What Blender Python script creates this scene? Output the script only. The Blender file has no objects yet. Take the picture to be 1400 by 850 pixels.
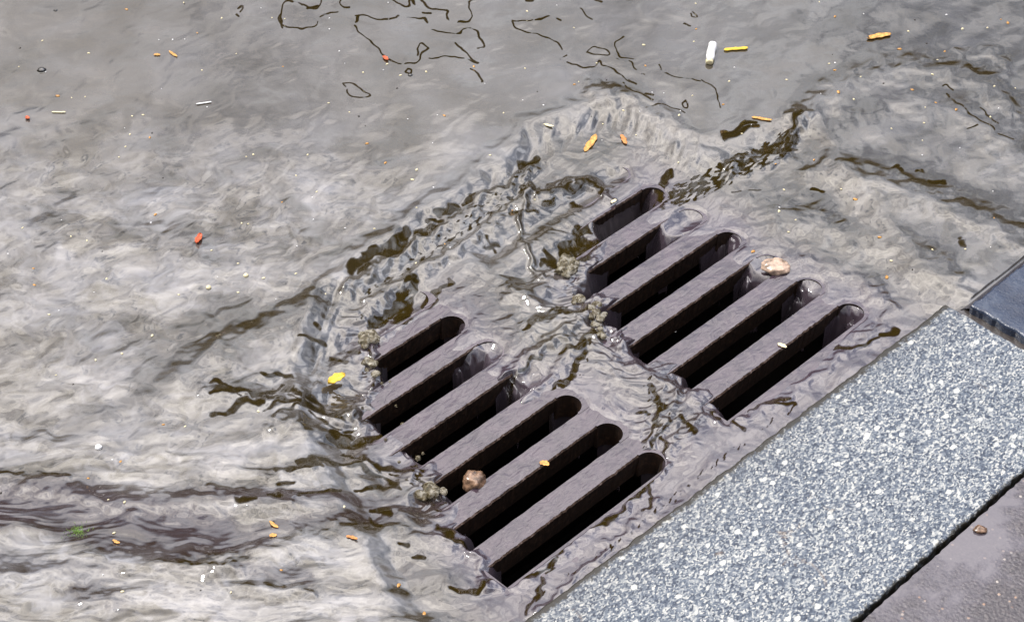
import bpy, bmesh, math, random
from mathutils import Vector
import numpy as np
random.seed(7)
rng = np.random.default_rng(11)
C = bpy.context.scene.collection
SC = bpy.context.scene
R = math.radians

# ------------------------------------------------------------------ camera model
PITCH, FPX, DIST, TH = R(41.4), 2700.0, 2.1, R(44.7)
cP, sP = math.cos(PITCH), math.sin(PITCH)
UX, UY = math.cos(TH), math.sin(TH)          # along the kerb
VX, VY = math.sin(TH), -math.cos(TH)         # across, towards the pavement
def G(px, py, z=0.0):
    x = (px-700)/FPX; y = (425-py)/FPX
    dx, dy, dz = x, cP+y*sP, -sP+y*cP
    t = (z-DIST*sP)/dz
    return (t*dx, -DIST*cP+t*dy)
def PJ(X, Y, Z=0.0):
    rx, ry, rz = X, Y+DIST*cP, Z-DIST*sP
    dep = ry*cP-rz*sP
    up = ry*sP+rz*cP
    return 700+FPX*rx/dep, 425-FPX*up/dep
def W(u, v):                                  # street frame -> world
    return (u*UX+v*VX, u*UY+v*VY)

cam = bpy.data.cameras.new('camera'); co = bpy.data.objects.new('camera', cam); C.objects.link(co)
co.location = (0, -DIST*cP, DIST*sP); co.rotation_euler = (R(90)-PITCH, 0, 0)
cam.sensor_width = 36; cam.lens = 36*FPX/1400; cam.clip_start = 0.05; cam.clip_end = 500
SC.camera = co

# ------------------------------------------------------------------ numpy noise
def _h(ix, iy, s):
    n = (ix.astype(np.int64)*374761393 + iy.astype(np.int64)*668265263 + s*1274126177) & 0xffffffff
    n = ((n ^ (n >> 13))*1274126177) & 0xffffffff
    return ((n ^ (n >> 16)) & 0xffff).astype(np.float32)/65535.0
def gn(x, y, s=0):                            # gradient noise about -0.7..0.7
    x = np.asarray(x, np.float32); y = np.asarray(y, np.float32)
    ix = np.floor(x); iy = np.floor(y); fx = x-ix; fy = y-iy
    ux = fx*fx*fx*(fx*(fx*6-15)+10); uy = fy*fy*fy*(fy*(fy*6-15)+10)
    out = 0
    for a in (0, 1):
        for b in (0, 1):
            ang = _h(ix+a, iy+b, s)*6.2831853
            d = np.cos(ang)*(fx-a)+np.sin(ang)*(fy-b)
            out = out + d*(ux if a else 1-ux)*(uy if b else 1-uy)
    return out*1.4
def fbm(x, y, o=4, s=0, g=0.5):
    r = 0; a = 1.0; t = 0
    for k in range(o):
        r = r + a*gn(x*2**k+17.3*k, y*2**k-9.1*k, s+k); t += a; a *= g
    return r/t*1.5
def ss(a, b, x):
    t = np.clip((x-a)/(b-a), 0, 1); return t*t*(3-2*t)

# ------------------------------------------------------------------ helpers
def setp(o, label=None, cat=None, group=None, kind=None):
    if label: o['label'] = label
    if cat: o['category'] = cat
    if group: o['group'] = group
    if kind: o['kind'] = kind
    return o
def mesh_obj(name, verts, faces, mat, parent=None, smooth=False, fm=None):
    me = bpy.data.meshes.new(name); me.from_pydata([tuple(v) for v in verts], [], [tuple(f) for f in faces])
    for m in (mat if isinstance(mat, (list, tuple)) else [mat]): me.materials.append(m)
    if fm is not None: me.polygons.foreach_set('material_index', fm)
    if smooth: me.polygons.foreach_set('use_smooth', [True]*len(me.polygons))
    me.update()
    bm = bmesh.new(); bm.from_mesh(me); bmesh.ops.recalc_face_normals(bm, faces=bm.faces); bm.to_mesh(me); bm.free()
    o = bpy.data.objects.new(name, me); C.objects.link(o)
    if parent: o.parent = parent
    return o
def empty(name, loc=(0, 0, 0), rz=0):
    o = bpy.data.objects.new(name, None); o.empty_display_size = 0.05; C.objects.link(o)
    o.location = loc; o.rotation_euler = (0, 0, rz); return o

class NT:
    def __init__(s, name):
        s.m = bpy.data.materials.new(name); s.m.use_nodes = True; s.t = s.m.node_tree; s.t.nodes.clear()
        s.out = s.n('ShaderNodeOutputMaterial')
    def n(s, typ, **kw):
        nd = s.t.nodes.new(typ)
        for k, v in kw.items():
            if k in nd.bl_rna.properties and k not in ('inputs',): setattr(nd, k, v)
            else: nd.inputs[k.replace('_', ' ')].default_value = v
        return nd
    def l(s, a, b): s.t.links.new(a, b)
    def math(s, op, a, b=None, c=None, clamp=False):
        nd = s.n('ShaderNodeMath', operation=op); nd.use_clamp = clamp
        for i, v in enumerate((a, b, c)):
            if v is None: continue
            if isinstance(v, (int, float)): nd.inputs[i].default_value = v
            else: s.l(v, nd.inputs[i])
        return nd.outputs[0]
    def ramp(s, fac, stops, interp='LINEAR'):
        nd = s.n('ShaderNodeValToRGB'); nd.color_ramp.interpolation = interp
        e = nd.color_ramp.elements
        while len(e) < len(stops): e.new(0.5)
        for i, (p, c) in enumerate(stops):
            e[i].position = p; e[i].color = (c, c, c, 1) if isinstance(c, (int, float)) else (*c, 1)
        s.l(fac, nd.inputs[0]); return nd.outputs[0]
    def mix(s, fac, a, b, mode='MIX'):
        nd = s.n('ShaderNodeMix', data_type='RGBA', blend_type=mode)
        for i, v in ((0, fac), (6, a), (7, b)):
            if isinstance(v, (int, float)): nd.inputs[i].default_value = v if i == 0 else (v, v, v, 1)
            elif isinstance(v, tuple): nd.inputs[i].default_value = (*v, 1)
            else: s.l(v, nd.inputs[i])
        return nd.outputs[2]
    def coord(s, scale=(1, 1, 1), rot=(0, 0, 0), kind='Object'):
        tc = s.n('ShaderNodeTexCoord'); mp = s.n('ShaderNodeMapping'); s.l(tc.outputs[kind], mp.inputs[0])
        mp.inputs['Scale'].default_value = scale; mp.inputs['Rotation'].default_value = rot
        return mp.outputs[0]
    def noise(s, vec, scale, detail=4, rough=0.5, dist=0.0):
        nd = s.n('ShaderNodeTexNoise'); nd.inputs['Scale'].default_value = scale; nd.inputs['Detail'].default_value = detail
        nd.inputs['Roughness'].default_value = rough; nd.inputs['Distortion'].default_value = dist
        if vec is not None: s.l(vec, nd.inputs['Vector'])
        return nd
    def bump(s, h, strength, dist, normal=None):
        nd = s.n('ShaderNodeBump'); nd.inputs['Strength'].default_value = strength; nd.inputs['Distance'].default_value = dist
        s.l(h, nd.inputs['Height'])
        if normal is not None: s.l(normal, nd.inputs['Normal'])
        return nd.outputs[0]
    def prin(s, col, rough, normal=None, ior=1.5, **kw):
        nd = s.n('ShaderNodeBsdfPrincipled')
        for k, v in (('Base Color', col), ('Roughness', rough), ('IOR', ior)):
            if isinstance(v, tuple): nd.inputs[k].default_value = (*v, 1)
            elif isinstance(v, (int, float)): nd.inputs[k].default_value = v
            else: s.l(v, nd.inputs[k])
        if normal is not None: s.l(normal, nd.inputs['Normal'])
        for k, v in kw.items(): nd.inputs[k.replace('_', ' ')].default_value = v
        s.l(nd.outputs[0], s.out.inputs[0]); return nd

def simple(name, col, rough=0.5, var=0.25, scale=300, bump=0.0006, ior=1.5):
    t = NT(name); v = t.coord()
    nz = t.noise(v, scale, 4, 0.6)
    c = t.mix(t.ramp(nz.outputs[0], [(0.3, 0.0), (0.7, 1.0)]), tuple(x*(1-var) for x in col), tuple(min(1, x*(1+var)) for x in col))
    t.prin(c, rough, t.bump(nz.outputs[0], 0.6, bump), ior); return t.m

# ------------------------------------------------------------------ materials
def m_water():
    t = NT('murky_water')
    geo = t.n('ShaderNodeNewGeometry')
    at = t.n('ShaderNodeAttribute', attribute_name='ripple')
    si = t.n('ShaderNodeAttribute', attribute_name='silt_light')
    fi = t.n('ShaderNodeAttribute', attribute_name='film')
    add = t.n('ShaderNodeVectorMath', operation='ADD'); t.l(geo.outputs['Normal'], add.inputs[0]); t.l(at.outputs['Vector'], add.inputs[1])
    nn = t.n('ShaderNodeVectorMath', operation='NORMALIZE'); t.l(add.outputs[0], nn.inputs[0])
    v = t.coord()
    fine = t.noise(v, 260, 3, 0.55, 0.6)
    nb = t.bump(fine.outputs[0], 0.10, 0.0006, nn.outputs[0])
    murk = t.mix(fi.outputs['Fac'], (0.027, 0.018, 0.003), (0.050, 0.036, 0.050))
    cs = t.noise(v, 9, 3, 0.6, 0.4)
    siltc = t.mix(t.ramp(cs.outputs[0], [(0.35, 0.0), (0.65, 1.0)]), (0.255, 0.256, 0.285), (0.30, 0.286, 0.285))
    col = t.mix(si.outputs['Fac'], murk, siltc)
    t.prin(col, 0.055, nb, 2.15)
    return t.m
def m_metal():
    t = NT('wet_cast_iron'); v = t.coord()
    n1 = t.noise(v, 35, 4, 0.6); n2 = t.noise(t.coord((1, 2.2, 1), (0, 0, R(55))), 60, 1.5, 0.4, 0.8); n3 = t.noise(v, 900, 2, 0.5)
    c = t.mix(t.ramp(n1.outputs[0], [(0.35, 0.0), (0.65, 1.0)]), (0.034, 0.022, 0.034), (0.072, 0.050, 0.066))
    c = t.mix(t.ramp(n3.outputs[0], [(0.66, 0.0), (0.78, 0.25)]), c, (0.12, 0.10, 0.10))
    n4 = t.noise(t.coord((1, 0.35, 1), (0, 0, R(20))), 240, 3, 0.6, 0.8)
    nb = t.bump(n2.outputs[0], 0.24, 0.0040)
    t.prin(c, t.ramp(n1.outputs[0], [(0.3, 0.05), (0.7, 0.15)]), nb, 1.9); return t.m
def m_rust():
    t = NT('rusty_iron_edge'); v = t.coord()
    n1 = t.noise(v, 160, 5, 0.6)
    c = t.ramp(n1.outputs[0], [(0.3, (0.010, 0.006, 0.004)), (0.55, (0.024, 0.012, 0.007)), (0.75, (0.07, 0.038, 0.022))])
    t.prin(c, 0.55, t.bump(n1.outputs[0], 0.6, 0.0015)); return t.m
def m_lip():
    t = NT('worn_iron_lip'); v = t.coord()
    n1 = t.noise(v, 220, 4, 0.6)
    c = t.ramp(n1.outputs[0], [(0.35, (0.03, 0.018, 0.012)), (0.55, (0.10, 0.06, 0.04)), (0.7, (0.30, 0.22, 0.19))])
    t.prin(c, 0.4, t.bump(n1.outputs[0], 0.6, 0.001)); return t.m
def m_granite():
    t = NT('granite'); v = t.coord((0.85, 1.3, 1), (0, 0, -TH))
    w = t.noise(v, 240, 2, 0.5)
    av = t.n('ShaderNodeVectorMath', operation='SCALE'); t.l(w.outputs['Color'], av.inputs[0]); av.inputs['Scale'].default_value = 0.004
    wv = t.n('ShaderNodeVectorMath', operation='ADD'); t.l(v, wv.inputs[0]); t.l(av.outputs[0], wv.inputs[1])
    vo = t.n('ShaderNodeTexVoronoi'); vo.inputs['Scale'].default_value = 520; t.l(wv.outputs[0], vo.inputs['Vector'])
    sp = t.n('ShaderNodeSeparateColor'); t.l(vo.outputs['Color'], sp.inputs[0])
    n2 = t.noise(wv.outputs[0], 200, 5, 0.70)
    f = t.math('ADD', t.math('MULTIPLY', sp.outputs[0], 0.42), t.math('MULTIPLY', n2.outputs[0], 0.75))
    c = t.ramp(f, [(0.35, (0.022, 0.032, 0.056)), (0.50, (0.066, 0.086, 0.122)), (0.61, (0.145, 0.17, 0.205)), (0.72, (0.32, 0.335, 0.34)), (0.85, (0.58, 0.57, 0.53))])
    v2 = t.n('ShaderNodeTexVoronoi'); v2.inputs['Scale'].default_value = 110; t.l(wv.outputs[0], v2.inputs['Vector'])
    s2 = t.n('ShaderNodeSeparateColor'); t.l(v2.outputs['Color'], s2.inputs[0])
    big = t.math('MULTIPLY', t.ramp(s2.outputs[1], [(0.88, 0.0), (0.90, 1.0)]), t.ramp(v2.outputs['Distance'], [(0.25, 1.0), (0.42, 0.0)]))
    c = t.mix(big, c, (0.66, 0.66, 0.61))
    st = t.noise(t.coord(), 22, 4, 0.65, 0.5)
    c = t.mix(t.math('MULTIPLY', t.ramp(st.outputs[0], [(0.66, 0.0), (0.76, 1.0)]), 0.55), c, (0.30, 0.20, 0.11))
    # dark ragged strip along both arrises
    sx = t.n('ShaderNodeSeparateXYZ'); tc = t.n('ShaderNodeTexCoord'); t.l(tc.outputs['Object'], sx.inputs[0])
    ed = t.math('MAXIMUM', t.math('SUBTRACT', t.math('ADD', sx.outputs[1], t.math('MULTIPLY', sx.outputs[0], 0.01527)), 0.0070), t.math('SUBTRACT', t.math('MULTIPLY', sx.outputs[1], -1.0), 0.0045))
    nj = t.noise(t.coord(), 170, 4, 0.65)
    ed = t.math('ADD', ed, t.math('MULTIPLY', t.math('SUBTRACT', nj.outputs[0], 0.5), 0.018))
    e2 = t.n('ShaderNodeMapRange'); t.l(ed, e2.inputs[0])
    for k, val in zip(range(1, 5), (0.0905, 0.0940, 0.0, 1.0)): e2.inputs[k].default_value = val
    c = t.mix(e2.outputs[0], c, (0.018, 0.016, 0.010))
    rg = t.noise(v, 60, 3, 0.6)
    w3 = t.noise(t.coord(), 30, 4, 0.6)
    wet = t.n('ShaderNodeMapRange'); t.l(t.math('SUBTRACT', sx.outputs[1], t.math('MULTIPLY', w3.outputs[0], 0.05)), wet.inputs[0])
    for k, val in zip(range(1, 5), (0.020, 0.075, 0.0, 0.22)): wet.inputs[k].default_value = val
    c = t.mix(wet.outputs[0], c, (0.075, 0.068, 0.062))
    t.prin(c, t.ramp(rg.outputs[0], [(0.3, 0.22), (0.7, 0.55)]), t.bump(f, 0.35, 0.0012)); return t.m
def m_slate():
    t = NT('wet_blue_slate'); v = t.coord()
    n1 = t.noise(v, 30, 6, 0.65); n2 = t.noise(v, 420, 3, 0.6)
    c = t.ramp(n1.outputs[0], [(0.3, (0.016, 0.022, 0.044)), (0.55, (0.034, 0.048, 0.085)), (0.75, (0.085, 0.105, 0.145))])
    c = t.mix(t.ramp(n2.outputs[0], [(0.62, 0.0), (0.72, 0.6)]), c, (0.25, 0.27, 0.30))
    t.prin(c, t.ramp(n1.outputs[0], [(0.3, 0.12), (0.7, 0.35)]), t.bump(t.math('ADD', n1.outputs[0], t.math('MULTIPLY', n2.outputs[0], 0.12)), 0.6, 0.005), 1.6); return t.m
def m_pave():
    t = NT('wet_pavement'); v = t.coord()
    # film of water near the joint: film where coarse noise - distance is high
    sx = t.n('ShaderNodeSeparateXYZ'); t.l(v, sx.inputs[0])
    n1 = t.noise(v, 14, 5, 0.65, 0.3)
    d = t.math('MULTIPLY', t.math('SUBTRACT', t.math('MULTIPLY', sx.outputs[1], -1.0), 0.53), 2.6)
    w = t.math('SUBTRACT', t.math('ADD', n1.outputs[0], 0.05), d)
    film = t.ramp(w, [(0.33, 0.0), (0.52, 1.0)])
    n2 = t.noise(v, 330, 5, 0.7); vo = t.n('ShaderNodeTexVoronoi'); vo.inputs['Scale'].default_value = 260; t.l(v, vo.inputs['Vector'])
    sp = t.n('ShaderNodeSeparateColor'); t.l(vo.outputs['Color'], sp.inputs[0])
    c = t.ramp(n2.outputs[0], [(0.3, (0.022, 0.020, 0.026)), (0.5, (0.065, 0.056, 0.066)), (0.7, (0.15, 0.13, 0.13))])
    grit = t.math('MULTIPLY', t.ramp(sp.outputs[0], [(0.95, 0.0), (0.96, 1.0)]), t.ramp(vo.outputs['Distance'], [(0.3, 1.0), (0.42, 0.0)]))
    c = t.mix(grit, c, t.mix(sp.outputs[1], (0.36, 0.19, 0.10), (0.50, 0.45, 0.40)))
    c = t.mix(t.math('MULTIPLY', film, 0.75), c, (0.105, 0.092, 0.112))
    rough = t.ramp(film, [(0.0, 0.42), (1.0, 0.12)])
    h = t.math('MULTIPLY', t.math('ADD', n2.outputs[0], t.math('MULTIPLY', vo.outputs['Distance'], -0.5)), t.math('SUBTRACT', 1.03, film))
    nl = t.noise(v, 45, 2, 0.5)
    t.prin(c, rough, t.bump(nl.outputs[0], 0.2, 0.0015, t.bump(h, 0.7, 0.0022)), 1.8); return t.m
def m_asphalt():
    t = NT('asphalt'); v = t.coord()
    n2 = t.noise(v, 300, 4, 0.7)
    t.prin(t.ramp(n2.outputs[0], [(0.3, (0.03, 0.03, 0.03)), (0.7, (0.075, 0.07, 0.068))]), 0.5, t.bump(n2.outputs[0], 0.6, 0.002)); return t.m

M_WATER, M_METAL, M_RUST, M_LIP, M_GRAN, M_SLATE, M_PAVE, M_ASPH = m_water(), m_metal(), m_rust(), m_lip(), m_granite(), m_slate(), m_pave(), m_asphalt()
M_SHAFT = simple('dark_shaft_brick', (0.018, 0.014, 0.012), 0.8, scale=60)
M_JOINT = simple('wet_mortar', (0.055, 0.048, 0.046), 0.25, scale=120, ior=1.7)

# ------------------------------------------------------------------ grate layout (street frame)
SW = 0.0296; ROWP = 0.0567
def vfar(r): return 0.0700+ROWP*(r-4)          # far edge of slot row r (1..7)
COLS = ((-0.273, -0.047), (0.036, 0.268))
GU, GV = (-0.315, 0.310), (-0.140, 0.308)

# ------------------------------------------------------------------ structure: ground, shaft, pavement
def street_empty(name='x'): return empty(name, (0, 0, 0), TH)
def street_obj(o): o.rotation_euler = (0, 0, TH); return o
# in object space of a street-rotated object: x = u ; y = -v   (v points to the pavement)
def quad_ring(inner, outer, z):
    (a, b, c, d), (A, B, C2, D) = inner, outer
    vs = [(*p, z) for p in (a, b, c, d, A, B, C2, D)]
    return vs, [(4, 5, 1, 0), (5, 6, 2, 1), (6, 7, 3, 2), (7, 4, 0, 3)]
u0, u1 = GU; v0, v1 = GV
inn = [(u0, -v1), (u1, -v1), (u1, -v0), (u0, -v0)]
vs, fs = quad_ring(inn, [(-90, -90), (90, -90), (90, 90), (-90, 90)], -0.012)
setp(street_obj(mesh_obj('road', vs, fs, M_ASPH)), kind='structure')
zb = -0.65
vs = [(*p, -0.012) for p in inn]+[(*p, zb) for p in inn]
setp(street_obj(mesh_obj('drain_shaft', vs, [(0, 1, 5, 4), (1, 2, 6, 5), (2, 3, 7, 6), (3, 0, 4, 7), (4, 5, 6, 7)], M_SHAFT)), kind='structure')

def slab(name, loop, ztop, zbot, bev, mat, jit=0.0, step=0.004, parent=None, fine=None, seed=0):
    """extruded polygon with a chipped, bevelled arris; loop is CCW in object space"""
    r = random.Random(seed); pts = []
    n = len(loop)
    for i in range(n):
        a, b = loop[i], loop[(i+1) % n]; L = math.hypot(b[0]-a[0], b[1]-a[1]); k = max(1, int(min(L/step, 500)))
        nx, ny = (b[1]-a[1])/L, -(b[0]-a[0])/L
        ph = r.random()*50
        for j in range(k):
            f = j/k
            w = jit*(float(gn(np.array([f*L*60+ph]), np.array([ph]))[0])*1.0+float(gn(np.array([f*L*190+ph]), np.array([ph+3]))[0])*0.8) if 0 < j else 0
            pts.append((a[0]+(b[0]-a[0])*f+nx*w, a[1]+(b[1]-a[1])*f+ny*w))
    cx = sum(p[0] for p in loop)/n; cy = sum(p[1] for p in loop)/n
    N = len(pts); rings = []
    for inset, z in ((bev, ztop), (bev*0.35, ztop-bev*0.3), (0, ztop-bev), (0, zbot)):
        ring = []
        for i, p in enumerate(pts):
            a, b = pts[i-1], pts[(i+1) % N]; L = math.hypot(b[0]-a[0], b[1]-a[1]) or 1
            ring.append((p[0]-(b[1]-a[1])/L*inset, p[1]+(b[0]-a[0])/L*inset, z))
        rings.append(ring)
    vs = [v for rr in rings for v in rr]; fs = []
    for k in range(3):
        for i in range(N):
            j = (i+1) % N; fs.append((k*N+i, (k+1)*N+i, (k+1)*N+j, k*N+j))
    fs.append(tuple(range(N)))
    o = mesh_obj(name, vs, fs, mat, parent, smooth=False)
    bm = bmesh.new(); bm.from_mesh(o.data); bmesh.ops.triangulate(bm, faces=[f for f in bm.faces if len(f.verts) > 4]); bm.to_mesh(o.data); bm.free()
    return o
KV0, KV1 = 0.3290, 0.5265                     # granite kerb front / back
def kerb_stone(ua, ub, va, vb, ztop, mat, label, seed, jit=0.0016, bev=0.0025, group='kerb stones along the gutter', taper=0.0):
    cy = -(va+vb)/2; cx = (ua+ub)/2; hx = (ub-ua)/2; hy = (vb-va)/2
    o = slab('kerb_stone', [(-hx, -hy), (hx, -hy), (hx, hy), (-hx, hy+taper)], ztop, -0.16, bev, mat, jit, seed=seed)
    w = W(cx, -cy); o.location = (w[0], w[1], 0); o.rotation_euler = (0, 0, TH)
    return setp(o, label, 'kerb stone', group)
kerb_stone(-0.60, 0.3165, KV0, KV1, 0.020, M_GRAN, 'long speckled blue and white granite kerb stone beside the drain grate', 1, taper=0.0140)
kerb_stone(0.332, 1.05, 0.3495, KV1+0.004, 0.0215, M_SLATE, 'dark wet blue slate kerb stone at the right edge of the picture', 2, 0.002)
# sloping front arris of the slate stone, part of that stone
sl = bpy.context.scene.collection.objects['kerb_stone.001']
lw = 0.359; hv = (KV1+0.004-0.3495)/2
vs = []; fs = []; NS = 120
for i in range(NS+1):
    x = -lw+2*lw*i/NS
    j1 = 0.0012*math.sin(i*1.3)+0.0010*math.sin(i*0.37+1)+random.uniform(-.0006, .0006)
    for y, z in ((hv-0.0005, 0.0165), (hv+0.0012+j1, 0.0155), (hv+0.006, 0.0125), (hv+0.0125, 0.006), (hv+0.0135, -0.1)):
        vs.append((x, y, z))
for i in range(NS):
    for k in range(4):
        a = i*5+k; fs.append((a, a+5, a+6, a+1))
M_ARRIS = simple('dark_wet_stone_arris', (0.030, 0.027, 0.034), 0.22, 0.4, 200, 0.0012, ior=1.9)
ar = mesh_obj('sloping_edge', vs, fs, M_ARRIS, sl, smooth=True)
# mortar joint between the stones and the bed under everything
vs = [(0.3155, -KV1, 0.011), (0.332, -KV1, 0.011), (0.334, -0.345, 0.011), (0.317, -0.334, 0.011)]
vs += [(x, y, -0.1) for x, y, z in vs]
o = street_obj(mesh_obj('mortar_joint', vs, [(0, 1, 2, 3), (0, 1, 5, 4), (1, 2, 6, 5), (2, 3, 7, 6), (3, 0, 4, 7)], M_JOINT)); setp(o, kind='structure')
o = slab('pavement', [(-30, -30), (30, -30), (30, -KV1-0.0055), (-1.5, -KV1-0.0055), (-30, -KV1-0.0055)], 0.0185, -0.012+0.001, 0.002, M_PAVE, 0.0, step=1.0)
bpy.data.objects.remove(o)
vs = [(-30, -30, .0175), (30, -30, .0175), (30, -KV1-.006, .0175), (-30, -KV1-.006, .0175), (30, -KV1-.006, -.1), (-30, -KV1-.006, -.1)]
# ragged front edge
n = 420; top = []; fs = []
front = []
for i in range(n+1):
    x = -0.7+2.0*i/n
    front.append((x, -KV1-0.0040-0.0012*float(gn(np.array([x*90]), np.array([3.]))[0])-0.0010*float(gn(np.array([x*260]), np.array([8.]))[0]), .0175))
vs = [(-30, -30, .0175), (30, -30, .0175), (30, -KV1-.006, .0175)]+front[::-1]+[(-30, -KV1-.006, .0175)]
N = len(vs); vs2 = vs+[(x, y, -.05) for x, y, z in vs[2:]]
fs = [tuple(range(N))]+[(2+i, 3+i, N+i+1, N+i) for i in range(N-3)]
o = street_obj(mesh_obj('pavement', vs2, fs, M_PAVE)); setp(o, kind='structure')
bm = bmesh.new(); bm.from_mesh(o.data); bmesh.ops.triangulate(bm, faces=[f for f in bm.faces if len(f.verts) > 4]); bm.to_mesh(o.data); bm.free()

# ------------------------------------------------------------------ the grate
gr = empty('drain_grate', (0, 0, -0.03), TH)
setp(gr, 'cast iron storm drain grate with two columns of parallel slots, water pouring in', 'drain grate')
ZT = 0.03                                      # local top (world 0)
def bar(ua, ub, va, vb, seed):
    """one bar from slot edge va (far side of bar) to vb (near side of bar); local x=u, y=-v"""
    n = 90; prof = 9; vs = []; fs = []; fm = []
    for i in range(n+1):
        x = ua+(ub-ua)*i/n
        q = np.array([x*70+seed*9.7]); e = 0.0007*float(gn(q, q*0+seed)[0])+0.0009*float(gn(q*3.1, q*0+seed+40)[0])
        e2 = 0.0005*float(gn(q, q*0+seed+80)[0])
        fade = min(1, min(i, n-i)/6); e *= fade; e2 *= fade
        m = (va+vb)/2
        top = lambda t: ZT+0.0003*float(gn(q*0.5+t*3, q*0+seed+11)[0])*fade
        for v, z in ((va+0.004, 0), (va+e2, ZT-0.0018), (va+0.0011+e2, ZT-0.0001), (va*0.7+vb*0.3, top(1)), (m, top(2)), (va*0.3+vb*0.7, top(3)), (vb-0.0015+e, ZT-0.0001), (vb-0.0002+e, ZT-0.0019), (vb-0.004, 0)):
            vs.append((x, -v, z))
    for i in range(n):
        for k in range(prof-1):
            a = i*prof+k; fs.append((a, a+prof, a+prof+1, a+1)); fm.append(1 if k in (0, 7) else (2 if k in (1, 6) else 0))
    b0 = len(vs)
    return vs, fs, fm
for ci, (ua, ub) in enumerate(COLS):
    for r in range(1, 7):
        vs, fs, fm = bar(ua, ub, vfar(r)+SW, vfar(r+1), ci*10+r)
        o = mesh_obj('bar', vs, fs, [M_METAL, M_RUST, M_LIP], gr, fm=fm)
def fillets(uend, direction, vs, fs, fm, z1=ZT):
    """rounded slot ends: two corner pieces per slot"""
    rr = SW/2; k = 7
    for r in range(1, 8):
        c = vfar(r)+rr
        for sgn in (-1, 1):
            vc = c+sgn*rr
            pts = [(uend, vc+sgn*.0022), (uend-direction*(rr+.001), vc+sgn*.0022)]
            for i in range(k+1):
                a = math.pi/2*i/k
                pts.append((uend-direction*rr*(1-math.cos(a)) if False else uend-direction*(rr-rr*math.sin(a)), c+sgn*rr*math.cos(a)))
            # arc from (uend-dir*rr, vc) to (uend, c)
            b = len(vs)
            for z in (z1+0.0003, z1-0.03):
                for (u, v) in pts: vs.append((u, -v, z))
            m = len(pts)
            fs.append(tuple(range(b, b+m))); fm.append(0)
            for i in range(1, m-1):
                fs.append((b+i, b+i+1, b+m+i+1, b+m+i)); fm.append(1)
def prism(a, b, c, d, vs, fs, fm, side=1):
    """box u a..b, v c..d"""
    k = len(vs)
    for z in (ZT, 0):
        for (u, v) in ((a, c), (b, c), (b, d), (a, d)): vs.append((u, -v, z))
    fs.extend([(k, k+1, k+2, k+3), (k, k+1, k+5, k+4), (k+1, k+2, k+6, k+5), (k+2, k+3, k+7, k+6), (k+3, k, k+4, k+7)]); fm.extend([0, 1, 1, 1, 1])
vs, fs, fm = [], [], []
prism(COLS[0][1], COLS[1][0], vfar(1), vfar(7)+SW, vs, fs, fm)
fillets(COLS[0][1], 1, vs, fs, fm)
mesh_obj('center_rib', vs, fs, [M_METAL, M_RUST], gr, fm=fm)
vs, fs, fm = [], [], []
prism(GU[0], COLS[0][0], vfar(1), vfar(7)+SW, vs, fs, fm)
prism(COLS[1][1], GU[1], vfar(1), vfar(7)+SW, vs, fs, fm)
prism(GU[0], GU[1], GV[0], vfar(1), vs, fs, fm)
prism(GU[0], GU[1], vfar(7)+SW, GV[1], vs, fs, fm)
fillets(COLS[1][1], 1, vs, fs, fm)
mesh_obj('frame', vs, fs, [M_METAL, M_RUST], gr, fm=fm)

# ------------------------------------------------------------------ water sheet
def axis(lo, hi, step, far, g=1.18):
    a = list(np.arange(lo, hi, step)); s = step; x = a[-1]
    up = []
    while x < far: s *= g; x += s; up.append(x)
    s = step; x = a[0]; dn = []
    while x > -far: s *= g; x -= s; dn.append(x)
    return np.array(dn[::-1]+a+up, np.float64)
STEP = 0.00092
AX = axis(-0.67, 0.67, STEP, 12); AY = axis(-0.46, 0.62, STEP, 12)
NX, NY = len(AX), len(AY)
X, Y = np.meshgrid(AX, AY)
X = X.astype(np.float32); Y = Y.astype(np.float32)
dep = (Y+DIST*cP)*cP+DIST*sP*sP
dep = np.maximum(dep, 0.3)
PX = 700+FPX*X/dep; PY = 425-FPX*((Y+DIST*cP)*sP-DIST*sP*cP)/dep
U = X*UX+Y*UY; V = X*VX+Y*VY
near = (np.abs(X) < 0.75) & (Y > -0.5) & (Y < 0.7)
# organic distortion of the hand-laid strokes
JX = PX+6*fbm(PX/26, PY/18, 2, 5)+0.5*gn(PX/6, PY/5, 9)
JY = PY+5*fbm(PX/28, PY/20, 2, 25)+0.5*gn(PX/7, PY/5, 29)
def segdist(P, Q, pts):
    d = np.full(P.shape, 1e9, np.float32)
    for (ax, ay), (bx, by) in zip(pts[:-1], pts[1:]):
        vx, vy = bx-ax, by-ay; L = vx*vx+vy*vy+1e-6
        t = np.clip(((P-ax)*vx+(Q-ay)*vy)/L, 0, 1)
        np.minimum(d, np.hypot(P-ax-t*vx, Q-ay-t*vy), out=d)
    return d
def window(pts, pad):
    xs = [p[0] for p in pts]; ys = [p[1] for p in pts]
    m = (PX > min(xs)-pad) & (PX < max(xs)+pad) & (PY > min(ys)-pad) & (PY < max(ys)+pad) & near
    r = np.where(m.any(1))[0]; c = np.where(m.any(0))[0]
    if len(r) == 0: return None
    return slice(r[0], r[-1]+1), slice(c[0], c[-1]+1)
def polysd(P, Q, poly):                        # signed distance, + inside
    d = segdist(P, Q, list(poly)+[poly[0]])
    ins = np.zeros(P.shape, bool); n = len(poly)
    for i in range(n):
        x1, y1 = poly[i]; x2, y2 = poly[(i+1) % n]
        if y1 == y2: continue
        c = ((y1 > Q) != (y2 > Q)) & (P < (x2-x1)*(Q-y1)/(y2-y1)+x1)
        ins ^= c
    return np.where(ins, d, -d)

H = np.zeros_like(X); SX = np.zeros_like(X); SY = np.zeros_like(X); SILT_LIGHT = np.zeros_like(X)
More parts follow.
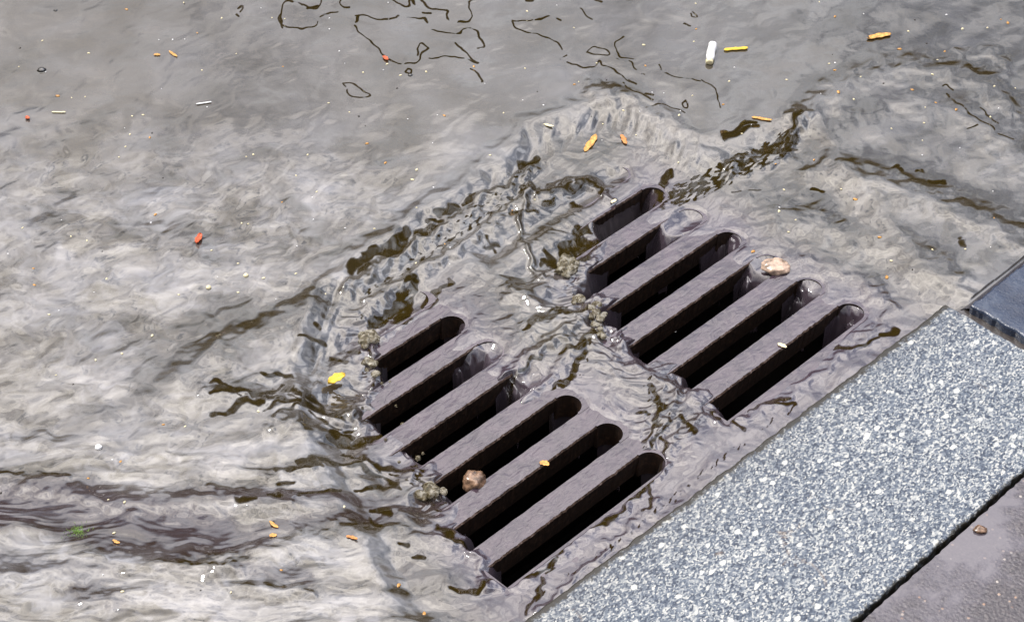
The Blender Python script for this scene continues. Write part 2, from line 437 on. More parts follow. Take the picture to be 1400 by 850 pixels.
# --- base levels
basin = [(455, 420), (560, 345), (700, 245), (735, 205), (850, 165), (950, 225), (1050, 215), (1090, 190), (1160, 290), (1240, 400), (1300, 430), (1000, 660), (700, 900), (560, 830), (520, 740), (455, 640), (430, 520)]
sdB = np.full(X.shape, -200, np.float32)
w = window([(300, 100), (1400, 950)], 60); sdB[w] = polysd(PX[w], PY[w], basin)
sdB = sdB+9*fbm(PX/60, PY/40, 3, 60)
H += 0.0035+0.0085*(1-ss(-34, 14, sdB))
# --- grate opening
openA = [(508, 470), (560, 436), (602, 410), (628, 428), (632, 452), (622, 476), (662, 482), (668, 506), (704, 512), (722, 536), (775, 528), (800, 540), (812, 560), (850, 572), (862, 592), (905, 612), (908, 634), (880, 668), (830, 712), (760, 770), (705, 800), (672, 792), (676, 772), (640, 748), (642, 728), (614, 716), (622, 690), (604, 668), (590, 640), (566, 622), (535, 602), (508, 572), (500, 545), (522, 515)]
openB = [(786, 398), (806, 380), (822, 330), (814, 298), (880, 248), (893, 262), (890, 300), (908, 318), (925, 322), (998, 312), (1006, 330), (1006, 352), (1030, 368), (1062, 378), (1092, 378), (1104, 396), (1140, 414), (1172, 422), (1180, 436), (1100, 520), (1010, 570), (990, 574), (990, 556), (962, 540), (936, 522), (938, 508), (900, 500), (880, 486), (850, 462), (846, 444), (818, 432), (838, 414), (800, 406)]
OPEN = np.full(X.shape, -99, np.float32)
for poly in (openA, openB):
    w = window(poly, 60)
    OPEN[w] = np.maximum(OPEN[w], polysd(PX[w]+0.5*(JX[w]-PX[w]), PY[w]+0.5*(JY[w]-PY[w]), poly))
SLOT = np.full(X.shape, -1.0, np.float32)      # + inside slot, metres
for ua, ub in COLS:
    for r in range(1, 8):
        rr = SW/2; c = vfar(r)+rr
        t = np.clip(U, ua+rr, ub-rr)
        SLOT = np.maximum(SLOT, np.where(U < ua+rr, np.minimum(rr-np.abs(V-c), U-ua), rr-np.hypot(U-t, V-c)))
fd = np.maximum(np.maximum(GU[0]-U, U-GU[1]), np.maximum(GV[0]+0.03-V, np.where(V > 0.2, -1.0, V-GV[1])))+0.012*fbm(X*22, Y*26, 3, 61)
film = ss(0.004, -0.022, fd)
FILM_SHADE = ss(0.020, -0.030, fd)*ss(-85, 5, OPEN)
for (bx, by, ra, rb, val) in ((690, 350, 85, 62, 1.0), (545, 375, 60, 60, .9), (790, 240, 80, 55, .9), (760, 300, 50, 60, 1.0), (470, 560, 40, 90, .9), (765, 455, 55, 40, .9), (905, 545, 45, 60, .45), (560, 690, 40, 50, .8), (960, 610, 60, 40, .4), (1120, 330, 70, 50, .4)):
    FILM_SHADE *= 1-val*np.exp(-(((PX-bx)/ra)**2+((PY-by)/rb)**2))
sink = ss(-4, 10, OPEN)
inslot = ss(-0.0035, -0.0015, SLOT)
sag = ss(-0.010, 0.014, SLOT)
# thin streams that still cross an open slot
cov = np.zeros_like(X)
streams = [([(902, 300), (930, 316)], 5), ([(908, 245), (902, 268), (880, 285)], 5), ([(1002, 318), (996, 340)], 5), ([(1096, 382), (1080, 418)], 5), ([(1168, 422), (1166, 444)], 5),
           ([(640, 470), (622, 500)], 12), ([(700, 505), (690, 545)], 13), ([(560, 470), (580, 455)], 6), ([(1022, 372), (1012, 392)], 6), ([(598, 690), (620, 668)], 9), ([(560, 612), (556, 640)], 8), ([(640, 655), (655, 640)], 2)]
for pts, wd in streams:
    w = window(pts, wd+14)
    d = segdist(PX[w]+0.4*(JX[w]-PX[w]), PY[w]+0.4*(JY[w]-PY[w]), pts)
    cov[w] = np.maximum(cov[w], ss(wd+5, wd-3, d)*ss(-0.25, 0.15, fbm(U[w]*130, V[w]*35, 3, 62)))
H = H+film*(1-ss(0, -70, OPEN))*(0.0007-H)
H = H-(0.0015*ss(-3, 10, OPEN)+0.0040*ss(8, 30, OPEN))*film
edge = ss(22, -6, np.abs(OPEN-2))*film
H -= 0.006*sag*(1-sink)*film                   # water sags where it runs over a slot
deepening = np.clip(OPEN/30, 0, 1)
fall = np.clip((OPEN+6)/26, 0, 1)**1.8
drop = fall*inslot*(1-cov*0.9)
H = H*(1-drop)+drop*(-0.10)
H -= sink*inslot*cov*(0.010+0.010*deepening)

# --- broad swell and ripples (real relief)
ang = 0.6*fbm(X*2.2, Y*2.2, 2, 70)
wx = X+0.022*fbm(X*9, Y*9, 3, 71); wy = Y+0.022*fbm(X*9+5, Y*9, 3, 81)
wx2 = wx+0.006*fbm(wx*34, wy*34, 3, 73); wy2 = wy+0.006*fbm(wx*34, wy*34, 3, 83)
calmR = ss(760, 520, PY+0.25*PX*0)*0                               # unused base
turb = 0.25+0.75*ss(170, 380, PY+0.12*(700-PX))*ss(1150, 500, PX)  # choppy to the left and below
turb = turb*(1-0.55*ss(0, 40, sdB))*(1-0.85*np.exp(-(segdist(PX, PY, [(-80, 715), (200, 725), (420, 712)])/38)**2))
H += 0.0008*turb*fbm(wx*16, wy*24, 3, 90, 0.42)
H += 0.00008*turb*fbm(wx2*70, wy2*95, 2, 95, 0.45)
H += 0.0006*fbm(X*5, Y*5, 2, 99)
rx_ = (X*0.62+Y*0.78); ry_ = (-X*0.78+Y*0.62)
rw = 0.010*fbm(X*26, Y*26, 2, 76); ridg = 1.5*fbm((rx_+rw)*26, (ry_-rw)*44, 2, 101, 0.4)
H += 0.00060*turb*(1-0.5*ss(560, 700, PY))*ridg
H += 0.00075*turb*ss(500, 640, PY)*1.4*fbm((X+rw)*15, (Y+rw)*50, 2, 104, 0.4)
H += 0.00008*turb*fbm((rx_+rw)*70, (ry_-rw)*90, 2, 107, 0.4)
def hbrush(pts, wd, hgt):
    w_ = window(pts, wd*3)
    if w_ is None: return
    H[w_] += hgt*np.exp(-(segdist(PX[w_]+1.5*(JX[w_]-PX[w_]), PY[w_]+1.5*(JY[w_]-PY[w_]), cr(pts))/wd)**2)
def cr(pts, k=6):
    if len(pts) < 3: return pts
    P = [pts[0]]+list(pts)+[pts[-1]]; o_ = []
    for i in range(1, len(P)-2):
        a, b, c, d = P[i-1], P[i], P[i+1], P[i+2]
        for j in range(k):
            t_ = j/k; o_.append(tuple(0.5*((2*b[q])+(-a[q]+c[q])*t_+(2*a[q]-5*b[q]+4*c[q]-d[q])*t_*t_+(-a[q]+3*b[q]-3*c[q]+d[q])*t_**3) for q in (0, 1)))
    return o_+[tuple(pts[-1])]
for pts, wd, hg in [([(1092, 178), (1130, 142), (1190, 118), (1260, 106), (1330, 124), (1380, 160)], 17, .0032), ([(1110, 240), (1200, 262), (1320, 305), (1400, 345)], 18, .0034), ([(1060, 300), (1150, 320), (1260, 365), (1300, 400)], 20, .0028), ([(1150, 160), (1240, 148), (1320, 170), (1400, 230)], 20, .0022), ([(1100, 205), (1200, 225), (1400, 300)], 26, -.0014),
    ([(815, 135), (860, 160), (930, 212), (1000, 232)], 14, .0036), ([(1000, 232), (1060, 218), (1094, 172)], 10, .0045), ([(1310, 86), (1345, 82), (1375, 100), (1350, 116), (1315, 104), (1310, 86)], 7, .0010),
    ([(0, 668), (80, 676), (160, 700), (260, 694), (400, 700)], 15, .0034), ([(0, 705), (150, 725), (330, 740)], 26, -.0012), ([(230, 712), (330, 700), (430, 706)], 12, .0012), ([(300, 790), (380, 765), (460, 740), (640, 742)], 16, .0032), ([(0, 800), (150, 782), (320, 790)], 14, .0026), ([(120, 835), (220, 818), (420, 822)], 11, .0022),
    ([(380, 595), (430, 572), (490, 580), (500, 600)], 12, .0028), ([(280, 545), (400, 565), (480, 572)], 8, .0022), ([(370, 665), (480, 636), (560, 650)], 8, .0022), ([(250, 520), (320, 478), (430, 425), (500, 395)], 16, .0020),
    ([(480, 400), (560, 350), (640, 298), (725, 240)], 9, .0056), ([(500, 418), (580, 372), (660, 320), (722, 268)], 7, .0042), ([(722, 262), (712, 320), (735, 375)], 5, .0036), ([(735, 270), (780, 258), (820, 252), (828, 275)], 7, .0046),
    ([(700, 400), (760, 430), (820, 430)], 11, .0046), ([(690, 520), (740, 480), (800, 440)], 8, .0044), ([(720, 545), (770, 500), (810, 460)], 8, .0030), ([(850, 480), (900, 520), (960, 545)], 8, .0026), ([(880, 620), (905, 575), (925, 540)], 6, .0028), ([(905, 640), (930, 600), (960, 575)], 6, .0022),
    ([(660, 800), (720, 790), (780, 745), (850, 700), (905, 640)], 7, .0026), ([(740, 840), (820, 760), (900, 690)], 6, .0016), ([(985, 575), (1060, 555), (1120, 510), (1190, 455)], 7, .0018), ([(600, 735), (640, 752), (670, 800)], 7, .0024), ([(1190, 400), (1215, 430), (1190, 465)], 9, .0016), ([(1080, 355), (1140, 370), (1200, 405)], 10, .0014)]:
    hbrush(pts, wd, hg)
# wavelets running along the lower left
lowl = ss(560, 760, PY)*ss(640, 380, PX)
H += 0.0010*lowl*fbm(wx*14, wy*60, 3, 120)
# ripples inside the basin, running towards the slots (street frame, stretched along v)
inB = ss(-10, 25, sdB)*(1-sink)
H += inB*0.00030*fbm(wx2*50+wy2*28, wy2*58-wx2*20, 2, 130, 0.4)*(1+0.6*ss(1000, 760, PX))
H += inB*0.0010*fbm(U*20+rw*20, V*46, 2, 140, 0.4)
near_curb = ss(0.285, 0.31, V)*ss(0.36, 0.33, V)
H += 0.0012*near_curb*gn(U*38+2*gn(U*9, V*9, 3), V*25, 150)
# scalloped bank where the water falls into the basin
bank = np.exp(-(sdB/14)**2)*ss(1000, 900, PX)*ss(620, 520, PY)
H += 0.0025*np.exp(-((sdB+26)/11)**2)*ss(1000, 900, PX)*ss(640, 540, PY)
H += bank*0.0022*gn((PX+PY*0.4)/11, (PX-PY)/40, 160)
# turbulent knots
for (kx, ky, kr, amp) in ((800, 400, 32, .0035), (815, 440, 30, .0035), (500, 470, 28, .0035), (525, 520, 26, .003), (905, 520, 36, .0015), (880, 560, 30, .0016), (745, 470, 45, .0009), (985, 555, 22, .002), (780, 340, 30, .0016), (590, 665, 26, .003), (500, 570, 22, .003), (690, 300, 40, .0006), (850, 470, 25, .003), (915, 600, 22, .002)):
    g = np.exp(-((PX-kx)**2+(PY-ky)**2)/(2*kr*kr))*ss(24, 0, OPEN)
    H += amp*g*fbm(wx2*70, wy2*84, 2, 170+kx % 7, 0.42)+amp*0.35*g
# mounded foam lips where water spills over the edge of the rib
H += 0.004*np.exp(-(OPEN/7)**2)*(np.exp(-((PX-800)**2+(PY-415)**2)/(2*55**2))+np.exp(-((PX-510)**2+(PY-510)**2)/(2*50**2)))*(0.6+0.6*gn(PX/9, PY/8, 4))

# --- silt in the water: marbled by the flow, reflected light and shade painted in
s1 = fbm(wx2*11, wy2*13, 4, 200, 0.5)
s2 = fbm(wx*30+3*s1, wy*44, 4, 210, 0.6)
s3 = fbm(U*6+0.8*s1, V*30+1.5*s1, 4, 220, 0.55)                    # along-gutter streaks
s4 = fbm(X*5+0.5*s2, Y*30+1.2*s1, 3, 230, 0.5)                    # level streaks, lower left
left = ss(900, 350, PX)*ss(100, 330, PY)
up = ss(330, 60, PY)
ll = ss(540, 700, PY)*ss(700, 450, PX)
s5 = fbm(wx*48, wy*60, 4, 240, 0.6)
S = 0.30+0.70*s1*(1-ll)+0.50*s2*left+1.15*s4*ll+0.14*left+0.18*s5*(0.4+left)
rightside = ss(900, 1120, PX)*ss(620, 420, PY)
S = S*(1-rightside*0.55)+rightside*(0.24+0.85*s3)
S -= 0.10*up
dark = np.zeros_like(X)
def brush(pts, wd, soft, val, arr, jit=1.0, mode='max'):
    pts = cr(pts)
    w = window(pts, wd+soft+14)
    if w is None: return
    d = segdist(PX[w]+jit*(JX[w]-PX[w]), PY[w]+jit*(JY[w]-PY[w]), pts)
    m = ss(wd+soft, wd-soft*0.3, d)*val
    if mode == 'max': arr[w] = np.maximum(arr[w], m)
    else: arr[w] += m
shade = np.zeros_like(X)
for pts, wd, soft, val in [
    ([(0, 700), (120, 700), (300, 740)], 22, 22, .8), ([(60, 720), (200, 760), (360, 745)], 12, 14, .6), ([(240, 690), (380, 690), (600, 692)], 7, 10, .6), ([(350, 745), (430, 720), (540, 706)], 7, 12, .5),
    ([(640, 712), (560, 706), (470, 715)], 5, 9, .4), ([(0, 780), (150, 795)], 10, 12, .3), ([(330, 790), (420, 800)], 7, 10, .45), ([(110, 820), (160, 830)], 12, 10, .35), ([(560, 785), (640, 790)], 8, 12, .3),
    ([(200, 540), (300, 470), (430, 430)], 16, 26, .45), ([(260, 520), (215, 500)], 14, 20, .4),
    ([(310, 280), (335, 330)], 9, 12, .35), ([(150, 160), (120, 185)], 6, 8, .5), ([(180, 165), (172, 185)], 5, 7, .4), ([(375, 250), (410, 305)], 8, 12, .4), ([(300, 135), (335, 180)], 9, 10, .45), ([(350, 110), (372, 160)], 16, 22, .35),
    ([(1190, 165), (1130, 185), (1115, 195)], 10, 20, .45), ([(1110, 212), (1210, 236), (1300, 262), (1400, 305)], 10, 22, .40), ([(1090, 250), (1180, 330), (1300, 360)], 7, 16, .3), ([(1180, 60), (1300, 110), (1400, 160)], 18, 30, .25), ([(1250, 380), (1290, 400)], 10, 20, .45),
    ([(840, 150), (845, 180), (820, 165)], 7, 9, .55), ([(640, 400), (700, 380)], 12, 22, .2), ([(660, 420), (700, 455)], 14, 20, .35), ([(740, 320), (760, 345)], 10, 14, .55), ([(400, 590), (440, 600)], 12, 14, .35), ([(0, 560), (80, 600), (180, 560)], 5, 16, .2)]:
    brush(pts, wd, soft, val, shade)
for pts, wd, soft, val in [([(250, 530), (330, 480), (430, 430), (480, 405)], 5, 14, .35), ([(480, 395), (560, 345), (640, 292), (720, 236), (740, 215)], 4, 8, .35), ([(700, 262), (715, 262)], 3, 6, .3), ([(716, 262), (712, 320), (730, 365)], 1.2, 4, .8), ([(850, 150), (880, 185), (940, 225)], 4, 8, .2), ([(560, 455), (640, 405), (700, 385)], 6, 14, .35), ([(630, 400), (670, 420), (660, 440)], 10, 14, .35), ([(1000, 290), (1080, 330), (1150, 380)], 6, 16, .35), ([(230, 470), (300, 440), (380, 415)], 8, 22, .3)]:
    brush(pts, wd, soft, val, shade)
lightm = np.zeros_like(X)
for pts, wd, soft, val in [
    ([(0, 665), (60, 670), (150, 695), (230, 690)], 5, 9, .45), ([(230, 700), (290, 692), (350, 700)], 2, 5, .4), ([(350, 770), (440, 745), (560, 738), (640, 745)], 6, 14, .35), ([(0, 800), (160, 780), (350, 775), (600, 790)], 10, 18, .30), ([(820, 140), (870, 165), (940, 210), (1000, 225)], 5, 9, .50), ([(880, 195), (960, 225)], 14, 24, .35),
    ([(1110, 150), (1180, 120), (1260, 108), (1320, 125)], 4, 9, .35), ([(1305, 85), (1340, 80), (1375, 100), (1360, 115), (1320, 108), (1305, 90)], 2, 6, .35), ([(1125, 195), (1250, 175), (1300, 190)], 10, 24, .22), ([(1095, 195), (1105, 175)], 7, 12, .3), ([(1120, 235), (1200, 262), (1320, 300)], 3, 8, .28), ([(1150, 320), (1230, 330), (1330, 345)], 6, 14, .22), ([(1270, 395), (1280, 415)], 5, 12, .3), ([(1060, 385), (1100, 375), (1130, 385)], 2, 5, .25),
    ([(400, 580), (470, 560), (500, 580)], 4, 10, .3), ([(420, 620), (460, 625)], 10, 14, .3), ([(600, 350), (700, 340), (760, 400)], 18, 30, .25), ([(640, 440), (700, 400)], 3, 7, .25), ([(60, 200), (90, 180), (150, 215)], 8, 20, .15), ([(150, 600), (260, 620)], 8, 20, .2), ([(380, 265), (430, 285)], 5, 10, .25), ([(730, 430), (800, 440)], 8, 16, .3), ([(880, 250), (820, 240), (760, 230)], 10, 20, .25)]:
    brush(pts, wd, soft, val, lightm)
S = S*(1-0.85*shade)+0.45*lightm  # reflections painted into the water colour: hollows darker, crests lighter
FILM_SHADE = np.maximum(FILM_SHADE, 0.8*ss(0.235, 0.265, V+0.012*fbm(X*30, Y*30, 2, 63))*ss(-0.36, -0.28, U)*ss(0.36, 0.24, U))
S *= (1-0.85*FILM_SHADE)
S += 0.22*inB*np.exp(-(((PX-690)/110)**2+((PY-345)/80)**2))
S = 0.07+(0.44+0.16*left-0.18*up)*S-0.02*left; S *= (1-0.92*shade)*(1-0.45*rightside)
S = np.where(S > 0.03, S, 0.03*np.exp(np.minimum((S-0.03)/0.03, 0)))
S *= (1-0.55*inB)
S += 0.035*fbm(wx*30, wy*38, 4, 245, 0.6)+0.010*fbm(X*130, Y*150, 3, 246, 0.6)
SILT_LIGHT = np.clip(S, 0.0, 0.9)
SY += 0.30*shade*(0.15+0.85*np.maximum(ss(330, 450, PY), 0.5*ss(950, 1050, PX)))  # normals of the hollows lean away, towards the darker low sky
FILM_SHADE = np.maximum(FILM_SHADE, 0.8*ss(0.235, 0.265, V)*ss(-0.36, -0.28, U)*ss(0.36, 0.24, U))
FILM_SHADE = np.maximum(FILM_SHADE, 0.7*shade*ss(620, 680, PY)*ss(700, 560, PX))                              # dark sky reflection in the lower left hollows painted as a lilac tint

# --- dark reflections on small wavelets: tilted normals plus darker painted colour
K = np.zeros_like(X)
lines = [  # thin looping dark reflections painted on the calm water
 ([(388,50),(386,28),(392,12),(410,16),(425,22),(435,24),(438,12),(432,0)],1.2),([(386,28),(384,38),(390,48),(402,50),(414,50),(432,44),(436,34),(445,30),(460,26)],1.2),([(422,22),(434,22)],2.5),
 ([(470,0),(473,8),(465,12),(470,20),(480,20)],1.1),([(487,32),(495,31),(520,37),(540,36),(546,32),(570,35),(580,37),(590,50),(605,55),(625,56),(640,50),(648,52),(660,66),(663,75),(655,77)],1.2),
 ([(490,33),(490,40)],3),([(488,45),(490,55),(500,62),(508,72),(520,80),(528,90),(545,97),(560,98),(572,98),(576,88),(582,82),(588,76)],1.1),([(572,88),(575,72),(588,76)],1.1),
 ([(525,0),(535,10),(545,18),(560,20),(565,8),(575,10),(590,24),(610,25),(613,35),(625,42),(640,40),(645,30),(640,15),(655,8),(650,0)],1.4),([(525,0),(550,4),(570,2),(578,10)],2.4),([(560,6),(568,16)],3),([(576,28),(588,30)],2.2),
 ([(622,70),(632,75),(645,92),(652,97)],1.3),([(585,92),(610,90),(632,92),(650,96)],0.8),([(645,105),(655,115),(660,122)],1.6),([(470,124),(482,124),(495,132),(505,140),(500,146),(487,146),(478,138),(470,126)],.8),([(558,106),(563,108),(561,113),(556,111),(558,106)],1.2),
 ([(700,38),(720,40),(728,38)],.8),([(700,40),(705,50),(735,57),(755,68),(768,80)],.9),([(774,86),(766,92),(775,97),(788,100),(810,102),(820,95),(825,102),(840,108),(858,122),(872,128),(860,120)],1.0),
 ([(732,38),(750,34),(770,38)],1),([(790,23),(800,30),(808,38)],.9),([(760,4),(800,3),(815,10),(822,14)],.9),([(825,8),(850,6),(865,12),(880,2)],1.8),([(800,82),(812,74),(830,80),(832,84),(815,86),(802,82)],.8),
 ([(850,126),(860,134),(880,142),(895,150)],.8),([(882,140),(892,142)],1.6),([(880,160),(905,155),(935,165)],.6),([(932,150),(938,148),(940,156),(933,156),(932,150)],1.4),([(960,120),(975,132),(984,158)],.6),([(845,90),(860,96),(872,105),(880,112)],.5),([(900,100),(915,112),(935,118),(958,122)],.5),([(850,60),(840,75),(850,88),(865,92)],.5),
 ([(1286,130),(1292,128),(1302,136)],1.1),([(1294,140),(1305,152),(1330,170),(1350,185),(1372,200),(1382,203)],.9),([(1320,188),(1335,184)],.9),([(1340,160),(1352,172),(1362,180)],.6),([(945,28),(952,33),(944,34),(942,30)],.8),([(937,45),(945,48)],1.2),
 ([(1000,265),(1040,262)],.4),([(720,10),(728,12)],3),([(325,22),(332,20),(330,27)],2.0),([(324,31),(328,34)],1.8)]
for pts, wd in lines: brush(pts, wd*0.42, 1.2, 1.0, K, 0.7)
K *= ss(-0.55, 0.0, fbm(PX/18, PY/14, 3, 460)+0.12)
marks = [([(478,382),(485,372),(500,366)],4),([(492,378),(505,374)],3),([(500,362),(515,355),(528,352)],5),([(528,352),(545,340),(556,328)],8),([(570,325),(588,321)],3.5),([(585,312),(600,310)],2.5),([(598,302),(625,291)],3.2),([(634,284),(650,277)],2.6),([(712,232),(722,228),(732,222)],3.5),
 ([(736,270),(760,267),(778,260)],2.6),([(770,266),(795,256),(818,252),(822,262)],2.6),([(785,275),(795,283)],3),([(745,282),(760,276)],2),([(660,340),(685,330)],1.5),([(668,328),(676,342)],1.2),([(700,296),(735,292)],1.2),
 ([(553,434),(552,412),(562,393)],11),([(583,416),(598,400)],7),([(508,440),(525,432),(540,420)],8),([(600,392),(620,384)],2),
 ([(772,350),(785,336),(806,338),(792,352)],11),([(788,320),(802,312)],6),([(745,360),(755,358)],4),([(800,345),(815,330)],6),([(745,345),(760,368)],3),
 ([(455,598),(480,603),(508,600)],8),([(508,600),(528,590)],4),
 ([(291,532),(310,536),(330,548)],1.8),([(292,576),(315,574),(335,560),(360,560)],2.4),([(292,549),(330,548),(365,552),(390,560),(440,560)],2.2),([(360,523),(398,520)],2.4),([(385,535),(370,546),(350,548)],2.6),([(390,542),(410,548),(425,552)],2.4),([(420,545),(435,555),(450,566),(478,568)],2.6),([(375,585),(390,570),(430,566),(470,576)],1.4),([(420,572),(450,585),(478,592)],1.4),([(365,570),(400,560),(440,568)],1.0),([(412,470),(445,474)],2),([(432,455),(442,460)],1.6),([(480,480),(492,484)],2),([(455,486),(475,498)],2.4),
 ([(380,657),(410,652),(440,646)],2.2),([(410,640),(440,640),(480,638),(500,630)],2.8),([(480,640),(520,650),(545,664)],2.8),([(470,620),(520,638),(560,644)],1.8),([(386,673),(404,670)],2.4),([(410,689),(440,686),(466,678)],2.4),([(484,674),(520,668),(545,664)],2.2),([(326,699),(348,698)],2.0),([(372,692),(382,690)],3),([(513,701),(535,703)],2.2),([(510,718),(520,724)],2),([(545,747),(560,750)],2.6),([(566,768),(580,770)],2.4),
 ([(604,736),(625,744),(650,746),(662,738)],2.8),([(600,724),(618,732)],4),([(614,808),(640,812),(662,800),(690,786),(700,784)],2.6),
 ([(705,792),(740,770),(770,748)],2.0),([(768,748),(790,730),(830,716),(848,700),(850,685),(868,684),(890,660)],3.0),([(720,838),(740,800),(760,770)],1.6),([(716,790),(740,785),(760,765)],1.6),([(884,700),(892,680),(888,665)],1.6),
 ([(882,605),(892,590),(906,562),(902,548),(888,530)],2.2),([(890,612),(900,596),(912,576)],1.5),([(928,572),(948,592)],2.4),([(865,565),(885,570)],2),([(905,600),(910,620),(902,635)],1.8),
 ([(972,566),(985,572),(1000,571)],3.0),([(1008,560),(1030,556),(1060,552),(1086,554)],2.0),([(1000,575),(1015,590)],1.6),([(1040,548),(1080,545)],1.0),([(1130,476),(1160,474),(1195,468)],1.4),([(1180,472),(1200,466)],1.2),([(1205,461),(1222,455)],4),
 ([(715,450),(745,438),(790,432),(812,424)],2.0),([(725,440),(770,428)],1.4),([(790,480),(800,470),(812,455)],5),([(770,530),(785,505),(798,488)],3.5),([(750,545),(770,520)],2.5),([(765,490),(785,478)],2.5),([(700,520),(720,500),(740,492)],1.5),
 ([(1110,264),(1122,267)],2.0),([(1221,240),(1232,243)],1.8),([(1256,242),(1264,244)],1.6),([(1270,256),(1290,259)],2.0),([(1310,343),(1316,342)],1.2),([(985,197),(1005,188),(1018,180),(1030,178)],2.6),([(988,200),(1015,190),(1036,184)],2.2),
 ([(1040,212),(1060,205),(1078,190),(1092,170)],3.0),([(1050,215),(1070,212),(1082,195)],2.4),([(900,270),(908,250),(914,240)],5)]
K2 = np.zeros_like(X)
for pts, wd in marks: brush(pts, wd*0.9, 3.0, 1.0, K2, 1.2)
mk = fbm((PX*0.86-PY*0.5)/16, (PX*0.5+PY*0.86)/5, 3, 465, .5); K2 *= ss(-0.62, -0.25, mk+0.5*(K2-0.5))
# bands of fish-scale wavelets
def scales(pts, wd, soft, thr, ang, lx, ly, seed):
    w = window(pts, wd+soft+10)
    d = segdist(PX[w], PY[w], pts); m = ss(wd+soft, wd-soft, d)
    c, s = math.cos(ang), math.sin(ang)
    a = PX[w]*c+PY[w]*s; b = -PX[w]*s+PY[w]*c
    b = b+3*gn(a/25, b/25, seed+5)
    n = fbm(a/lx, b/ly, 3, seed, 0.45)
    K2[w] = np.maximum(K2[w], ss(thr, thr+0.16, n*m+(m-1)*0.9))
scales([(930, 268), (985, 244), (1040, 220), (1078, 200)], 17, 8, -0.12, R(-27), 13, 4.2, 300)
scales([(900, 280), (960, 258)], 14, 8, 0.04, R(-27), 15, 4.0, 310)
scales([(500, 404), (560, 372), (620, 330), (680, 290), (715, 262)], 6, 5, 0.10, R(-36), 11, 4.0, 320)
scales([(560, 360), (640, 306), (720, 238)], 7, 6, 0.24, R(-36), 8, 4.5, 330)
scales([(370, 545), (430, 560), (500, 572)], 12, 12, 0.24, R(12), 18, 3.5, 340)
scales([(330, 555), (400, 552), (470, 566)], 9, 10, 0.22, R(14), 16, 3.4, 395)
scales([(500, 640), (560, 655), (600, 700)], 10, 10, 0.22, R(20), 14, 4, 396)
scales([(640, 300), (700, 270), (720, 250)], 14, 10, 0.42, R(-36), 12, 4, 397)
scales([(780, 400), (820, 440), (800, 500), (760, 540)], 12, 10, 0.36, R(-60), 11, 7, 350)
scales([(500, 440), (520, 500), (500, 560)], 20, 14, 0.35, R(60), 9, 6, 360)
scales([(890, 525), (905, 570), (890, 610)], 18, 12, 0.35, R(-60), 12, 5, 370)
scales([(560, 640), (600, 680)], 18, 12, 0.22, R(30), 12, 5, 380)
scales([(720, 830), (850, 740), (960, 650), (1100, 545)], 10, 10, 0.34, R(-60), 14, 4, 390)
K *= (1-drop); K2 *= (1-drop)
SILT_LIGHT *= (1-0.95*np.maximum(K, K2)); FILM_SHADE *= (1-np.maximum(K, K2))  # dark reflections painted in: pale water colour taken out under the strokes
SY += np.maximum(0.46*K, 0.62*K2)
SX += 0.14*K2*gn(PX/20, PY/20, 410)
fineT = (0.20+turb)*0.013*(1-0.6*shade)
SX += fineT*fbm(wx2*50, wy2*66, 2, 420, .4); SY += fineT*fbm(wx2*50, wy2*66, 2, 430, .4)
SX += 0.020*fbm(wx*14, wy*18, 3, 440); SY += (0.035+0.10*left*(1-up))*fbm(rx_*11+rw*30, ry_*19+rw*30, 2, 450, 0.40)*(1-inB)*(1-0.7*shade)+0.07*rightside*fbm(U*5+rw*20, V*22, 2, 455, .4)

# level the sheet out away from the picture
H = np.where(V > 0.338, np.minimum(H, 0.010), H)
# bubbles' dimples etc. are separate objects
verts = np.stack([X, Y, H], -1).reshape(-1, 3).astype(np.float32)
ii = np.arange(NX*NY).reshape(NY, NX)
quads = np.stack([ii[:-1, :-1], ii[:-1, 1:], ii[1:, 1:], ii[1:, :-1]], -1).reshape(-1, 4)
Hf = H.reshape(-1); Vf = V.reshape(-1)
hq = Hf[quads]; OPf = OPEN.reshape(-1); keep = (hq.min(1) > -0.094) & ~((hq.min(1) < -0.010) & (OPf[quads].min(1) > 15)) & (Vf[quads].min(1) < 0.345)
# sheet hidden inside the iron is dropped as well (keep a margin)
quads = quads[keep]
used = np.zeros(NX*NY, bool); used[quads.reshape(-1)] = True
remap = np.cumsum(used)-1
verts = verts[used]; quads = remap[quads].astype(np.int32)
me = bpy.data.meshes.new('water'); nv = len(verts); nf = len(quads)
me.vertices.add(nv); me.vertices.foreach_set('co', verts.reshape(-1))
me.loops.add(nf*4); me.loops.foreach_set('vertex_index', quads.reshape(-1))
me.polygons.add(nf); me.polygons.foreach_set('loop_start', np.arange(0, nf*4, 4, dtype=np.int32))
try: me.polygons.foreach_set('loop_total', np.full(nf, 4, dtype=np.int32))
except Exception: pass
me.polygons.foreach_set('use_smooth', np.ones(nf, bool))
me.update(calc_edges=True)
a = me.attributes.new('ripple', 'FLOAT_VECTOR', 'POINT')
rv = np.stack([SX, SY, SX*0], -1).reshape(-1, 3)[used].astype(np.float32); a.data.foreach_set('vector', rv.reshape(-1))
a = me.attributes.new('silt_light', 'FLOAT', 'POINT'); a.data.foreach_set('value', SILT_LIGHT.reshape(-1)[used].astype(np.float32))
a = me.attributes.new('film', 'FLOAT', 'POINT'); a.data.foreach_set('value', FILM_SHADE.reshape(-1)[used].astype(np.float32))
me.materials.append(M_WATER)
wo = bpy.data.objects.new('water', me); C.objects.link(wo); setp(wo, kind='structure')
print('water verts', nv, 'faces', nf)
def hz(px, py):
    x, y = G(px, py, 0.006)
    i = min(max(np.searchsorted(AY, y), 0), NY-1); j = min(max(np.searchsorted(AX, x), 0), NX-1)
    return x, y, float(H[i, j])

